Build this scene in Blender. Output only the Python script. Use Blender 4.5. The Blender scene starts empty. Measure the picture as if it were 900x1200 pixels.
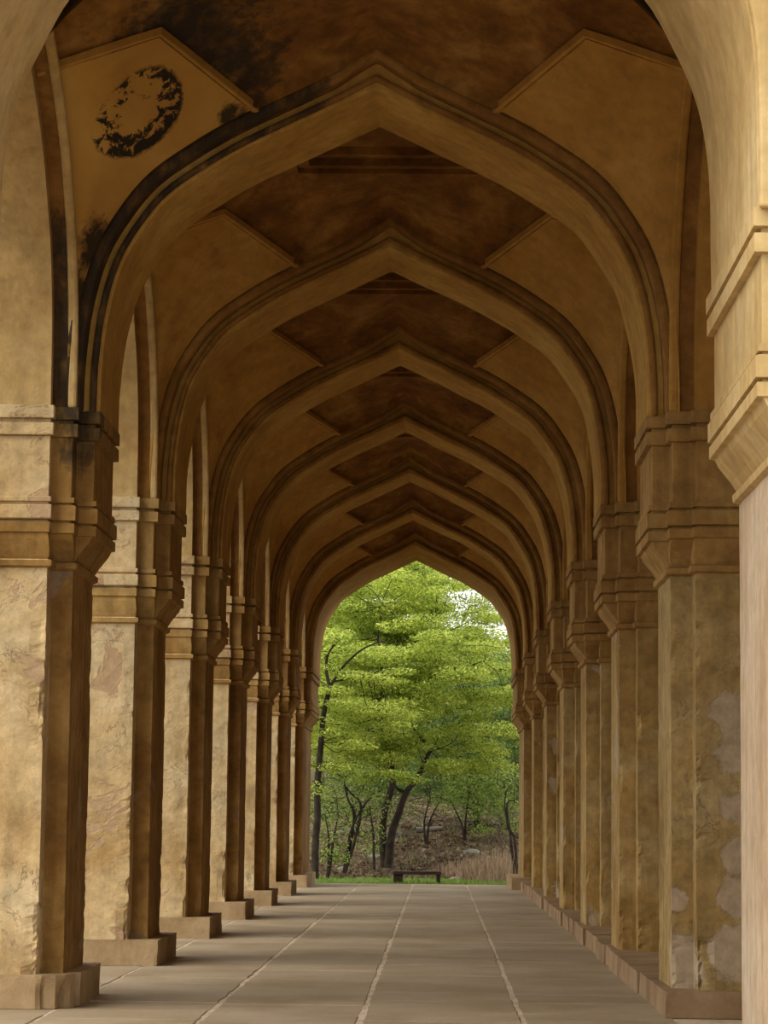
import bpy, math, random
import numpy as np
from mathutils import Vector, Matrix, noise

random.seed(7)
RNG = np.random.default_rng(11)
C = bpy.context.scene.collection
sc = bpy.context.scene

# ------------------------------------------------------------------ camera
F, CX, CY = 3000.0, 450.0, 600.0
VPX, VPY, ROLL = 514.0, 959.0, 0.008
CAM = Vector((0.575, 0.0, 1.553))
d_ = Vector((VPX - CX, -(VPY - CY), -F)).normalized()
u_ = Vector((math.sin(ROLL), math.cos(ROLL), 0.0))
u_ = (u_ - d_ * u_.dot(d_)).normalized()
r_ = d_.cross(u_).normalized()
M = Matrix((r_, d_, u_))                      # rows: world X, Y, Z in camera axes
cam_data = bpy.data.cameras.new('camera')
cam_data.sensor_fit = 'VERTICAL'
cam_data.sensor_height = 36.0
cam_data.sensor_width = 27.0
cam_data.lens = F / 1200.0 * 36.0
cam_data.clip_end = 600
cam = bpy.data.objects.new('camera', cam_data)
C.objects.link(cam)
cam.matrix_world = Matrix.Translation(CAM) @ M.to_4x4()
sc.camera = cam

# ------------------------------------------------------------------ light
SKY_STRENGTH, SUN_STRENGTH, EXPOSURE = 1.0, 1.6, 0.84
world = bpy.data.worlds.new('overcast_sky')
sc.world = world
world.use_nodes = True
nt = world.node_tree
bg = nt.nodes['Background']
bg.inputs['Color'].default_value = (1.0, 0.985, 0.95, 1)
bg.inputs['Strength'].default_value = SKY_STRENGTH
sun_d = bpy.data.lights.new('hazy_sun', 'SUN')
sun_d.energy = SUN_STRENGTH
sun_d.angle = math.radians(50)
sun_d.color = (1.0, 0.93, 0.80)
sun = bpy.data.objects.new('hazy_sun', sun_d)
C.objects.link(sun)
sun.rotation_euler = Vector((0.72, 0.42, -0.72)).to_track_quat('-Z', 'Y').to_euler()
sc.view_settings.view_transform = 'Standard'
sc.view_settings.look = 'None'
sc.view_settings.gamma = 1.0
sc.view_settings.use_curve_mapping = False
sc.view_settings.exposure = EXPOSURE
sc.cycles.diffuse_bounces = 6
sc.cycles.max_bounces = 10

# ------------------------------------------------------------------ materials
class NT:
    def __init__(s, name):
        s.m = bpy.data.materials.new(name)
        s.m.use_nodes = True
        s.t = s.m.node_tree
        s.b = s.t.nodes['Principled BSDF']
        s.b.inputs['Roughness'].default_value = 0.9
        s.b.inputs['Specular IOR Level'].default_value = 0.2
    def n(s, kind, **kw):
        x = s.t.nodes.new(kind)
        for k, v in kw.items():
            setattr(x, k, v)
        return x
    def l(s, a, b):
        s.t.links.new(a, b)
    def put(s, sock, v):
        if hasattr(v, 'is_output'):
            s.l(v, sock)
        else:
            sock.default_value = v
    def pos(s, scale=(1, 1, 1)):
        g = s.n('ShaderNodeNewGeometry')
        if scale == (1, 1, 1):
            return g.outputs['Position']
        mp = s.n('ShaderNodeVectorMath', operation='MULTIPLY')
        s.l(g.outputs['Position'], mp.inputs[0])
        mp.inputs[1].default_value = scale
        return mp.outputs[0]
    def noise(s, vec, scale, detail=5, rough=0.55, dist=0.0):
        x = s.n('ShaderNodeTexNoise')
        s.l(vec, x.inputs['Vector'])
        x.inputs['Scale'].default_value = scale
        x.inputs['Detail'].default_value = detail
        x.inputs['Roughness'].default_value = rough
        x.inputs['Distortion'].default_value = dist
        return x.outputs['Fac']
    def ramp(s, fac, stops):
        x = s.n('ShaderNodeValToRGB')
        s.l(fac, x.inputs['Fac'])
        e = x.color_ramp.elements
        while len(e) < len(stops):
            e.new(0.5)
        for k, (p, c) in enumerate(stops):
            e[k].position = p
            e[k].color = (c, c, c, 1) if isinstance(c, (int, float)) else (c[0], c[1], c[2], 1)
        return x.outputs['Color']
    def mix(s, fac, a, b, blend='MIX'):
        x = s.n('ShaderNodeMix', data_type='RGBA', blend_type=blend)
        s.put(x.inputs[0], fac)
        for sock, v in ((x.inputs[6], a), (x.inputs[7], b)):
            s.put(sock, v if hasattr(v, 'is_output') else (v[0], v[1], v[2], 1))
        return x.outputs[2]
    def math(s, op, a, b=0.0, c=None):
        x = s.n('ShaderNodeMath', operation=op)
        s.put(x.inputs[0], a)
        s.put(x.inputs[1], b)
        if c is not None:
            s.put(x.inputs[2], c)
        return x.outputs[0]
    def bump(s, h, strength, dist=0.02):
        x = s.n('ShaderNodeBump')
        s.l(h, x.inputs['Height'])
        x.inputs['Strength'].default_value = strength
        x.inputs['Distance'].default_value = dist
        s.l(x.outputs['Normal'], s.b.inputs['Normal'])
    def base(s, c):
        s.put(s.b.inputs['Base Color'], c if hasattr(c, 'is_output') else (c[0], c[1], c[2], 1))
        return s.m

def plaster(name, a, b, c, patch=None, patch_at=0.6, streak=0.35, bump=0.35, fine=0.5, dirt=None, soot=None,
            big=0.9, scratch=0.0, bare=None, bare_col=(0.34, 0.27, 0.20), crack=0.0):
    """weathered lime plaster: three tones in clouds, vertical streaks, lost patches, optional black mould"""
    k = NT(name)
    p = k.pos()
    cloud = k.noise(p, big, 6, 0.6, 0.4)
    col = k.ramp(cloud, [(0.30, a), (0.5, b), (0.70, c)])
    grain = k.noise(p, 9, 8, 0.65)
    col = k.mix(fine, col, k.ramp(grain, [(0.33, 0.45), (0.64, 1.0)]), 'MULTIPLY')
    mott = k.noise(p, 3.2, 9, 0.68, 0.6)
    col = k.mix(min(1.0, fine * 1.1), col, k.ramp(mott, [(0.36, 0.60), (0.56, 1.0)]), 'MULTIPLY')
    st = k.noise(k.pos((7, 7, 0.35)), 1.0, 5, 0.6)
    col = k.mix(streak, col, k.ramp(st, [(0.35, 0.45), (0.62, 1.0)]), 'MULTIPLY')
    h = grain
    if patch:
        pn = k.noise(p, 1.25, 9, 0.62, 0.7)
        pm = k.ramp(pn, [(patch_at, 0.0), (patch_at + 0.025, 1.0)])
        col = k.mix(pm, col, k.mix(0.6, patch, k.ramp(grain, [(0.3, 0.6), (0.7, 1.0)]), 'MULTIPLY'))
        h = k.math('SUBTRACT', grain, k.math('MULTIPLY', pm, 0.6))
    if dirt:
        dn = k.noise(p, 2.3, 8, 0.7)
        col = k.mix(k.ramp(dn, [(0.60, 0.0), (0.72, 0.75)]), col, dirt)
    if crack:
        cn = k.noise(p, 1.6, 7, 0.62, 1.2)
        cw = k.math('ABSOLUTE', k.math('SUBTRACT', cn, 0.5))
        lim = k.ramp(k.noise(p, 0.9, 3), [(0.48, 0.0), (0.58, crack)])
        col = k.mix(k.math('MULTIPLY', k.ramp(cw, [(0.0, 1.0), (0.010, 0.0)]), lim), col, (0.10, 0.06, 0.03))
    if bare:
        acc = None
        for cen, rad in bare:
            dv = k.n('ShaderNodeVectorMath', operation='DISTANCE')
            k.l(p, dv.inputs[0])
            dv.inputs[1].default_value = cen
            f = k.math('SUBTRACT', 1.0, k.math('DIVIDE', dv.outputs['Value'], rad))
            acc = f if acc is None else k.math('MAXIMUM', acc, f)
        bn = k.noise(p, 4, 9, 0.7, 0.4)
        m = k.math('ADD', k.math('MAXIMUM', acc, -1.0), k.math('MULTIPLY', k.math('SUBTRACT', bn, 0.5), 1.6))
        bm2 = k.ramp(m, [(0.16, 0.0), (0.30, 0.8)])
        col = k.mix(bm2, col, k.mix(0.7, bare_col, k.ramp(grain, [(0.3, 0.5), (0.7, 1.0)]), 'MULTIPLY'))
        h = k.math('SUBTRACT', h, k.math('MULTIPLY', bm2, 0.8))
    if scratch:
        sn = k.noise(k.pos((40, 40, 2.2)), 1.0, 4, 0.7)
        col = k.mix(k.ramp(sn, [(0.52, 0.0), (0.66, scratch)]), col, (0.30, 0.17, 0.10))
    if soot:
        acc = None
        for cen, rad in soot:
            dv = k.n('ShaderNodeVectorMath', operation='DISTANCE')
            k.l(p, dv.inputs[0])
            dv.inputs[1].default_value = cen
            f = k.math('SUBTRACT', 1.0, k.math('DIVIDE', dv.outputs['Value'], rad))
            acc = f if acc is None else k.math('MAXIMUM', acc, f)
        acc = k.math('MAXIMUM', acc, -1.0)
        sn = k.noise(p, 3.5, 8, 0.7, 0.5)
        st2 = k.noise(k.pos((9, 9, 2.2)), 1.0, 6, 0.7, 0.4)
        m = k.math('ADD', acc, k.math('MULTIPLY', k.math('SUBTRACT', k.math('ADD', k.math('MULTIPLY', sn, 0.5), k.math('MULTIPLY', st2, 0.5)), 0.5), 3.4))
        col = k.mix(k.ramp(m, [(0.05, 0.0), (0.35, 0.62), (0.8, 0.92)]), col, (0.022, 0.019, 0.015))
    fn = k.noise(p, 38, 6, 0.7)
    k.bump(k.math('ADD', h, k.math('MULTIPLY', fn, 0.35)), bump, 0.03)
    return k.base(col)

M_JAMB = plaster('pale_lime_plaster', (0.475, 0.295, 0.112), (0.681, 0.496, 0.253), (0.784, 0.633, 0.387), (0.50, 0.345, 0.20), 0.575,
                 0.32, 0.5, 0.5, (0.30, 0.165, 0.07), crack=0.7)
M_OCHRE_BARE = plaster('ochre_plaster_with_bare_patches', (0.334, 0.205, 0.068), (0.453, 0.308, 0.119), (0.561, 0.422, 0.207), (0.46, 0.35, 0.24), 0.64,
                  0.4, 0.5, 0.6, (0.20, 0.105, 0.035), bare=[((2.95, 20.82, 2.40), .24), ((3.05, 20.82, 2.15), .30), ((3.02, 20.82, 1.66), .20), ((3.0, 20.82, 1.30), .20),
                  ((2.98, 20.82, 0.95), .20), ((2.95, 20.82, 0.5), .28), ((2.55, 21.08, 0.42), .30), ((2.5, 21.08, 0.9), .15)], bare_col=(0.50, 0.40, 0.285), crack=0.6)
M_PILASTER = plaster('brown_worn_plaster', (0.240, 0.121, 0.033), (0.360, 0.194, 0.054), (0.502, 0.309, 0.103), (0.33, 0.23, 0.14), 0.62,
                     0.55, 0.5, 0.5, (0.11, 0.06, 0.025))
M_OCHRE = plaster('ochre_worn_plaster', (0.334, 0.194, 0.059), (0.463, 0.302, 0.105), (0.571, 0.422, 0.202), (0.44, 0.34, 0.23), 0.585,
                  0.4, 0.5, 0.5, (0.20, 0.105, 0.035))
M_NEAR = plaster('pink_cream_plaster', (0.522, 0.370, 0.231), (0.630, 0.485, 0.333), (0.702, 0.573, 0.427), None, 0.6, 0.3, 0.25, 0.3,
                 None, None, 0.9, 0.6)
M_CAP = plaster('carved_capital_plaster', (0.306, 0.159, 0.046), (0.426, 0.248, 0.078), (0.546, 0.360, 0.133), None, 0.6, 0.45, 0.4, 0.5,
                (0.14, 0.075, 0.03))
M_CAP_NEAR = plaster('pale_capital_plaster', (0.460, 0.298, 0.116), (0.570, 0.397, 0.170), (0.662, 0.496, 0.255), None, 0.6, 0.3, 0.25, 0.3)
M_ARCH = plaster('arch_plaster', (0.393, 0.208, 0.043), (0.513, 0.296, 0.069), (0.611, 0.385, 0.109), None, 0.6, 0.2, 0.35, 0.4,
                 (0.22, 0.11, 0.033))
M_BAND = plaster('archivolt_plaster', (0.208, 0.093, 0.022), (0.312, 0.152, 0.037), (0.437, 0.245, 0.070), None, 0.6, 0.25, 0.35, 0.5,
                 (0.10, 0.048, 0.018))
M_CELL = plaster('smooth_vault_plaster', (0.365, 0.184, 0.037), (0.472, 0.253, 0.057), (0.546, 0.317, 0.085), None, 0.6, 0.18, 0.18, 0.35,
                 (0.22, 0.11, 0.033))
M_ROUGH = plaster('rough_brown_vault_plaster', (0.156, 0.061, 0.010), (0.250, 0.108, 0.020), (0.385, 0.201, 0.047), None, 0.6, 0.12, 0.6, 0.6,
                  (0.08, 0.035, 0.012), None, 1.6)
SOOT_ARCH = [((-2.35, 20.9, 5.0), 0.55), ((-2.38, 20.9, 5.5), 0.6), ((-2.30, 20.9, 6.0), 0.6), ((-2.1, 20.9, 6.4), 0.6),
             ((-1.75, 20.9, 6.8), 0.5), ((-1.35, 20.9, 7.15), 0.5), ((-0.95, 20.9, 7.35), 0.45), ((-0.6, 20.9, 7.5), 0.3),
             ((-2.55, 20.72, 5.05), 0.5), ((-2.55, 20.68, 5.6), 0.45), ((-2.55, 20.5, 6.2), 0.4)]
M_BAND_SOOT = plaster('sooty_archivolt_plaster', (0.208, 0.093, 0.022), (0.312, 0.152, 0.037), (0.437, 0.245, 0.070), None, 0.6, 0.25, 0.35,
                      0.5, (0.12, 0.065, 0.03), SOOT_ARCH)
M_ROUGH_SOOT = plaster('mouldy_brown_vault_plaster', (0.177, 0.073, 0.014), (0.270, 0.122, 0.025), (0.416, 0.225, 0.058), None, 0.6, 0.12,
                       0.6, 0.6, (0.08, 0.04, 0.018), [((-1.45, 19.8, 7.75), 0.70), ((-1.2, 20.2, 7.6), 0.60), ((-1.2, 19.4, 8.0), 0.6), ((-1.05, 20.6, 7.5), 0.4)], 1.6)
M_CAP_SOOT = plaster('sooty_capital_plaster', (0.281, 0.147, 0.039), (0.385, 0.221, 0.066), (0.489, 0.314, 0.109), None, 0.6, 0.5, 0.4, 0.5,
                     (0.16, 0.10, 0.05), [((-2.38, 20.95, 4.9), 0.42), ((-2.36, 20.95, 4.55), 0.25)])
M_SIDE = plaster('yellow_side_arch_plaster', (0.450, 0.279, 0.101), (0.576, 0.387, 0.156), (0.648, 0.477, 0.230), None, 0.6, 0.35, 0.4, 0.4, (0.26, 0.15, 0.06))
M_FACADE = plaster('orange_facade_plaster', (0.56, 0.36, 0.18), (0.66, 0.44, 0.24), (0.72, 0.54, 0.34), None, 0.6, 0.2, 0.3, 0.3)
M_WALL = plaster('inner_wall_plaster', (0.32, 0.20, 0.09), (0.40, 0.27, 0.12), (0.46, 0.33, 0.17), None, 0.6, 0.3, 0.4, 0.4)

def mould_cell():
    """the stained web beside the first arch: a ring shaped bloom of black mould"""
    k = NT('mould_ringed_vault_plaster')
    g = k.n('ShaderNodeNewGeometry')
    p = g.outputs['Position']
    cloud = k.noise(p, 0.9, 6, 0.6, 0.4)
    col = k.ramp(cloud, [(0.30, (0.355, 0.185, 0.04)), (0.5, (0.46, 0.255, 0.06)), (0.70, (0.53, 0.32, 0.09))])
    sx = k.n('ShaderNodeSeparateXYZ')
    k.l(p, sx.inputs[0])
    x = k.math('ADD', sx.outputs['X'], 1.92)
    z = k.math('SUBTRACT', sx.outputs['Z'], 7.23)
    ca, sa = math.cos(math.radians(40)), math.sin(math.radians(40))
    u = k.math('ADD', k.math('MULTIPLY', x, ca), k.math('MULTIPLY', z, sa))
    v = k.math('SUBTRACT', k.math('MULTIPLY', z, ca), k.math('MULTIPLY', x, sa))
    du = k.math('DIVIDE', u, 0.46)
    dv = k.math('DIVIDE', v, 0.20)
    rad = k.math('SQRT', k.math('ADD', k.math('MULTIPLY', du, du), k.math('MULTIPLY', dv, dv)))
    nz = k.noise(p, 7, 8, 0.7, 0.6)
    nn = k.math('MULTIPLY', k.math('SUBTRACT', nz, 0.5), 1.3)
    inside = k.ramp(k.math('ADD', rad, k.math('MULTIPLY', nn, 0.3)), [(0.90, 1.0), (0.98, 0.0)])
    heavy = k.math('ADD', k.math('MULTIPLY', dv, -0.16), k.math('ADD', k.math('MULTIPLY', rad, 0.60), k.math('MULTIPLY', nn, 1.7)))
    m = k.math('MULTIPLY', inside, k.ramp(heavy, [(0.35, 0.0), (0.46, 0.97)]))
    # soot creeping up from the arch haunch and the pier
    acc = None
    for cen, r in [((-2.42, 20.75, 5.1), 0.5), ((-2.4, 20.75, 5.7), 0.45), ((-2.2, 20.75, 6.2), 0.35), ((-1.55, 20.6, 6.75), 0.16),
                   ((-1.9, 20.7, 6.55), 0.2), ((-1.15, 20.75, 7.3), 0.22)]:
        q = k.n('ShaderNodeVectorMath', operation='DISTANCE')
        k.l(p, q.inputs[0])
        q.inputs[1].default_value = cen
        f = k.math('SUBTRACT', 1.0, k.math('DIVIDE', q.outputs['Value'], r))
        acc = f if acc is None else k.math('MAXIMUM', acc, f)
    acc = k.math('MAXIMUM', acc, -1.0)
    m2 = k.ramp(k.math('ADD', acc, nn), [(0.12, 0.0), (0.42, 0.92)])
    m = k.math('MAXIMUM', m, m2)
    col = k.mix(m, col, (0.012, 0.011, 0.010))
    k.bump(k.noise(p, 20, 6, 0.7), 0.2, 0.02)
    return k.base(col)
M_CELL_MOULD = mould_cell()

def stone(name, a, b, c, bump=0.4, rough=0.8, sc1=1.2, island=0.0):
    k = NT(name)
    p = k.pos()
    col = k.ramp(k.noise(p, sc1, 7, 0.6, 0.3), [(0.32, a), (0.5, b), (0.68, c)])
    col = k.mix(0.45, col, k.ramp(k.noise(p, 14, 8, 0.7), [(0.3, 0.6), (0.7, 1.0)]), 'MULTIPLY')
    if island:
        oi = k.n('ShaderNodeObjectInfo')
        col = k.mix(island, col, k.ramp(oi.outputs['Random'], [(0, 0.62), (1, 1.0)]), 'MULTIPLY')
    k.bump(k.noise(p, 22, 8, 0.7), bump, 0.02)
    k.b.inputs['Roughness'].default_value = rough
    return k.base(col)
M_SLAB = stone('worn_floor_stone', (0.33, 0.25, 0.16), (0.40, 0.315, 0.215), (0.46, 0.375, 0.275), 0.35, 0.6, 0.8, 0.3)
M_MORTAR = stone('pale_lime_mortar', (0.44, 0.33, 0.22), (0.60, 0.49, 0.36), (0.68, 0.57, 0.44), 0.6, 0.95, 3)
M_BASE = stone('brown_base_stone', (0.29, 0.195, 0.10), (0.40, 0.28, 0.15), (0.49, 0.36, 0.215), 0.5, 0.9, 1.8, 0.25)
M_LEDGE = stone('brown_ledge_stone', (0.25, 0.16, 0.085), (0.34, 0.225, 0.125), (0.41, 0.285, 0.17), 0.5, 0.9, 1.8, 0.3)
M_EARTH = stone('dry_earth', (0.07, 0.048, 0.027), (0.11, 0.08, 0.045), (0.16, 0.115, 0.07), 0.8, 0.95, 1.1)
M_ROCK = stone('grey_rock', (0.17, 0.15, 0.125), (0.25, 0.225, 0.19), (0.34, 0.31, 0.27), 0.8, 0.9, 3)
M_BARK = stone('dark_bark', (0.018, 0.013, 0.010), (0.034, 0.025, 0.018), (0.058, 0.044, 0.032), 0.8, 0.95, 5)
M_BENCH = stone('dark_brown_stone', (0.045, 0.03, 0.025), (0.06, 0.04, 0.033), (0.085, 0.06, 0.05), 0.3, 0.6, 6)

def leaf_mat(name, stops, trans=0.45):
    k = NT(name)
    g = k.n('ShaderNodeNewGeometry')
    n1 = k.noise(g.outputs['Position'], 0.8, 4, 0.6)
    f = k.math('ADD', k.math('MULTIPLY', g.outputs['Random Per Island'], 0.55), k.math('MULTIPLY', n1, 0.45))
    col = k.ramp(f, stops)
    k.base(col)
    k.b.inputs['Roughness'].default_value = 0.6
    tr = k.n('ShaderNodeBsdfTranslucent')
    k.l(col, tr.inputs['Color'])
    mx = k.n('ShaderNodeMixShader')
    mx.inputs[0].default_value = trans
    k.l(k.b.outputs[0], mx.inputs[1])
    k.l(tr.outputs[0], mx.inputs[2])
    k.l(mx.outputs[0], k.t.nodes['Material Output'].inputs['Surface'])
    return k.m
M_LEAF = leaf_mat('bright_spring_leaves', [(0.22, (0.13, 0.20, 0.03)), (0.48, (0.42, 0.53, 0.08)), (0.78, (0.80, 0.84, 0.20))])
M_LEAF_MID = leaf_mat('mid_green_leaves', [(0.2, (0.14, 0.21, 0.045)), (0.5, (0.29, 0.40, 0.08)), (0.8, (0.52, 0.62, 0.17))])
M_LEAF_DARK = leaf_mat('deep_green_leaves', [(0.2, (0.08, 0.13, 0.035)), (0.5, (0.16, 0.24, 0.06)), (0.8, (0.32, 0.41, 0.13))])
M_GRASS = leaf_mat('green_grass', [(0.2, (0.10, 0.20, 0.03)), (0.5, (0.20, 0.33, 0.06)), (0.8, (0.33, 0.42, 0.12))], 0.3)
M_DRY = leaf_mat('dry_grass', [(0.2, (0.20, 0.13, 0.075)), (0.5, (0.33, 0.23, 0.15)), (0.8, (0.5, 0.38, 0.27))], 0.3)
M_SCRUB = leaf_mat('mixed_scrub', [(0.2, (0.05, 0.035, 0.02)), (0.45, (0.14, 0.095, 0.055)), (0.60, (0.24, 0.17, 0.11)), (0.78, (0.20, 0.25, 0.08))], 0.25)
M_LITTER = leaf_mat('dead_leaves', [(0.2, (0.07, 0.042, 0.025)), (0.5, (0.14, 0.09, 0.055)), (0.8, (0.30, 0.21, 0.14))], 0.1)

# ------------------------------------------------------------------ object helpers
def mesh_obj(name, verts, faces, mat, parent=None, smooth=False, bevel=0.0):
    me = bpy.data.meshes.new(name)
    me.from_pydata([tuple(v) for v in verts], [], faces)
    me.materials.append(mat)
    if smooth:
        me.polygons.foreach_set('use_smooth', [True] * len(me.polygons))
    me.update()
    o = bpy.data.objects.new(name, me)
    C.objects.link(o)
    if parent:
        o.parent = parent
    if bevel:
        b = o.modifiers.new('bevel', 'BEVEL')
        b.width = bevel
        b.segments = 2
        b.limit_method = 'ANGLE'
        b.angle_limit = math.radians(40)
    return o

def thing(name, label, cat, loc=(0, 0, 0), group=None):
    o = bpy.data.objects.new(name, None)
    o.empty_display_size = 0.3
    C.objects.link(o)
    o.location = loc
    o['label'] = label
    o['category'] = cat
    if group:
        o['group'] = group
    return o

def rel(o, parent):
    """parts are modelled in world coordinates; keep them there under a moved parent"""
    o.parent = parent
    o.matrix_parent_inverse = Matrix.Translation(-Vector(parent.location))
    return o

def loft(sections):
    """closed solid through polygons of equal size [(pts xy, z)]"""
    v, f = [], []
    n = len(sections[0][0])
    for pts, z in sections:
        v += [(x, y, z) for x, y in pts]
    for k in range(len(sections) - 1):
        for i in range(n):
            j = (i + 1) % n
            f.append((k * n + i, k * n + j, (k + 1) * n + j, (k + 1) * n + i))
    f.append(tuple(reversed(range(n))))
    f.append(tuple(range((len(sections) - 1) * n, len(sections) * n)))
    return v, f

def box_vf(x0, x1, y0, y1, z0, z1):
    return loft([([(x0, y0), (x1, y0), (x1, y1), (x0, y1)], z0), ([(x0, y0), (x1, y0), (x1, y1), (x0, y1)], z1)])

def flip(vf, sx):
    v, f = vf
    if sx < 0:
        return [(-x, y, z) for x, y, z in v], [tuple(reversed(q)) for q in f]
    return v, f

# ------------------------------------------------------------------ arch curves
def catmull(pts, sub):
    out = []
    n = len(pts)
    for i in range(n - 1):
        p0 = pts[max(i - 1, 0)]; p1 = pts[i]; p2 = pts[i + 1]; p3 = pts[min(i + 2, n - 1)]
        if i == 0: p0 = (2 * p1[0] - p2[0], 2 * p1[1] - p2[1])
        if i == n - 2: p3 = (2 * p2[0] - p1[0], 2 * p2[1] - p1[1])
        for k in range(sub):
            t = k / sub
            q = []
            for a in (0, 1):
                q.append(0.5 * (2 * p1[a] + (p2[a] - p0[a]) * t + (2 * p0[a] - 5 * p1[a] + 4 * p2[a] - p3[a]) * t * t
                                + (3 * p1[a] - p0[a] - 3 * p2[a] + p3[a]) * t ** 3))
            out.append(tuple(q))
    out.append(pts[-1])
    return out
SPRING = 4.885
HALF_T = catmull([(2.285, SPRING), (2.275, 5.30), (2.225, 5.75), (2.12, 6.15), (1.95, 6.46), (1.735, 6.73), (1.42, 6.96), (1.08, 7.165),
                  (0.55, 7.425), (0.0, 7.69)], 4)
HALF_0 = catmull([(2.30, SPRING), (2.30, 5.40), (2.28, 5.88), (2.20, 6.22), (2.06, 6.54), (1.87, 6.89), (1.55, 7.20), (1.12, 7.48),
                  (0.55, 7.78), (0.0, 8.05)], 4)
HALF_S = catmull([(2.11, SPRING), (2.07, 5.60), (1.90, 6.15), (1.63, 6.55), (1.30, 6.92), (0.77, 7.28), (0.38, 7.49), (0.0, 7.70)], 4)

def offset_half(half, d, tip=0.0):
    out = []
    n = len(half)
    for i, p in enumerate(half):
        a = half[max(i - 1, 0)]; b = half[min(i + 1, n - 1)]
        tx, ty = b[0] - a[0], b[1] - a[1]
        L = math.hypot(tx, ty)
        nx, ny = ty / L, -tx / L           # outward: right / up
        if nx < 0 and i == n - 1: nx = 0
        if i == n - 1:
            out.append((0.0, p[1] + d / max(ny, 0.3) + tip))
        else:
            out.append((p[0] + nx * d, p[1] + ny * d + tip * math.exp(-(p[0] / 0.16) ** 2)))
    return out

def full(half):
    return [(-x, z) for x, z in half] + [(x, z) for x, z in reversed(half[:-1])]    # left spring -> apex -> right spring

def at_curve(half, x):
    for (x0, z0), (x1, z1) in zip(half[:-1], half[1:]):
        if x1 <= x <= x0 and x0 != x1:
            t = (x - x0) / (x1 - x0)
            return z0 + (z1 - z0) * t
    return half[-1][1]

def ring(half, d0, d1, y0, y1, tip=0.0, axis='y', plane=0.0, wob=0.0):
    """arch ring between two offsets of the curve; axis y: spans across x; axis x: spans across y round 'plane'"""
    a, b = full(offset_half(half, d0, tip if d0 > 0 else 0)), full(offset_half(half, d1, tip))
    n = len(a)
    v, f = [], []
    for k in range(n):
        w = wob * noise.noise(Vector((a[k][0] * 2.1, y0, a[k][1] * 2.1)))
        for (p, y) in ((a[k], y0), (a[k], y1), (b[k], y1), (b[k], y0)):
            if axis == 'y':
                v.append((p[0] + w, y, p[1] + w))
            else:
                v.append((y, plane + p[0] + w, p[1] + w))
    for k in range(n - 1):
        for q in range(4):
            r = (q + 1) % 4
            f.append((k * 4 + q, k * 4 + r, k * 4 + 4 + r, k * 4 + 4 + q))
    f.append((3, 2, 1, 0))
    f.append(tuple((n - 1) * 4 + q for q in range(4)))
    if axis == 'y':
        f = [tuple(reversed(q)) for q in f]
    return v, f

def panel(half, d, y0, y1, ztop, xmax, axis='y', plane=0.0):
    """wall with an arched hole: from the curve to ztop, from -xmax to xmax"""
    c = full(offset_half(half, d) if d else half)
    low = [(-xmax, c[0][1])] + c + [(xmax, c[-1][1])]
    n = len(low)
    v, f = [], []
    for x, z in low:
        for (zz, y) in ((z, y0), (z, y1), (ztop, y1), (ztop, y0)):
            v.append((x, y, zz) if axis == 'y' else (y, plane + x, zz))
    for k in range(n - 1):
        for q in range(4):
            r = (q + 1) % 4
            f.append((k * 4 + q, k * 4 + 4 + q, k * 4 + 4 + r, k * 4 + r))
    f.append((0, 1, 2, 3))
    f.append(tuple((n - 1) * 4 + q for q in (3, 2, 1, 0)))
    if axis == 'x':
        f = [tuple(reversed(q)) for q in f]
    return v, f

# ------------------------------------------------------------------ layout
PITCH = 6.09
X1, X2, X3, XO = 2.308, 2.46, 2.65, 3.97
YC = [None] + [21.72 + PITCH * k for k in range(6)] + [None]
def pier_ranges(k):
    """(inner, middle, outer) y ranges of the three orders, upper plan and lower plan"""
    if k == 0:
        up = ((13.80, 16.25), (13.77, 16.47), (13.74, 16.55)); lo = ((13.80, 16.25), (13.79, 16.26), (13.74, 16.50))
    elif k == 7:
        up = ((57.65, 61.15), (57.43, 61.18), (57.35, 61.21)); lo = ((57.65, 61.15), (57.64, 61.16), (57.40, 61.21))
    else:
        c = YC[k]
        up = ((c - .62, c + .62), (c - .84, c + .84), (c - .93, c + .93)); lo = ((c - .62, c + .62), (c - .63, c + .63), (c - .88, c + .88))
    return up, lo
BAY_C = [21.72 - PITCH / 2 + PITCH * k for k in range(7)]

def stepped(xs, rng, d=0.0):
    x1, x2, x3, xo = xs
    (a0, a1), (m0, m1), (o0, o1) = rng
    return [(xo + d, o0 - d), (xo + d, o1 + d), (x3 - d, o1 + d), (x3 - d, m1 + d), (x2 - d, m1 + d), (x2 - d, a1 + d),
            (x1 - d, a1 + d), (x1 - d, a0 - d), (x2 - d, a0 - d), (x2 - d, m0 - d), (x3 - d, m0 - d), (x3 - d, o0 - d)]
UPX, LOX = (X1, X2, X3, XO), (2.475, 2.482, 2.65, XO)

def blend_poly(rng_u, rng_l, f, d, upx, lox):
    p = stepped(upx, rng_u, d); q = stepped(lox, rng_l, d)
    p[0] = (upx[3], p[0][1]); p[1] = (upx[3], p[1][1]); q[0] = (lox[3], q[0][1]); q[1] = (lox[3], q[1][1])
    return [(a[0] * (1 - f) + b[0] * f, a[1] * (1 - f) + b[1] * f) for a, b in zip(p, q)]

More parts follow.
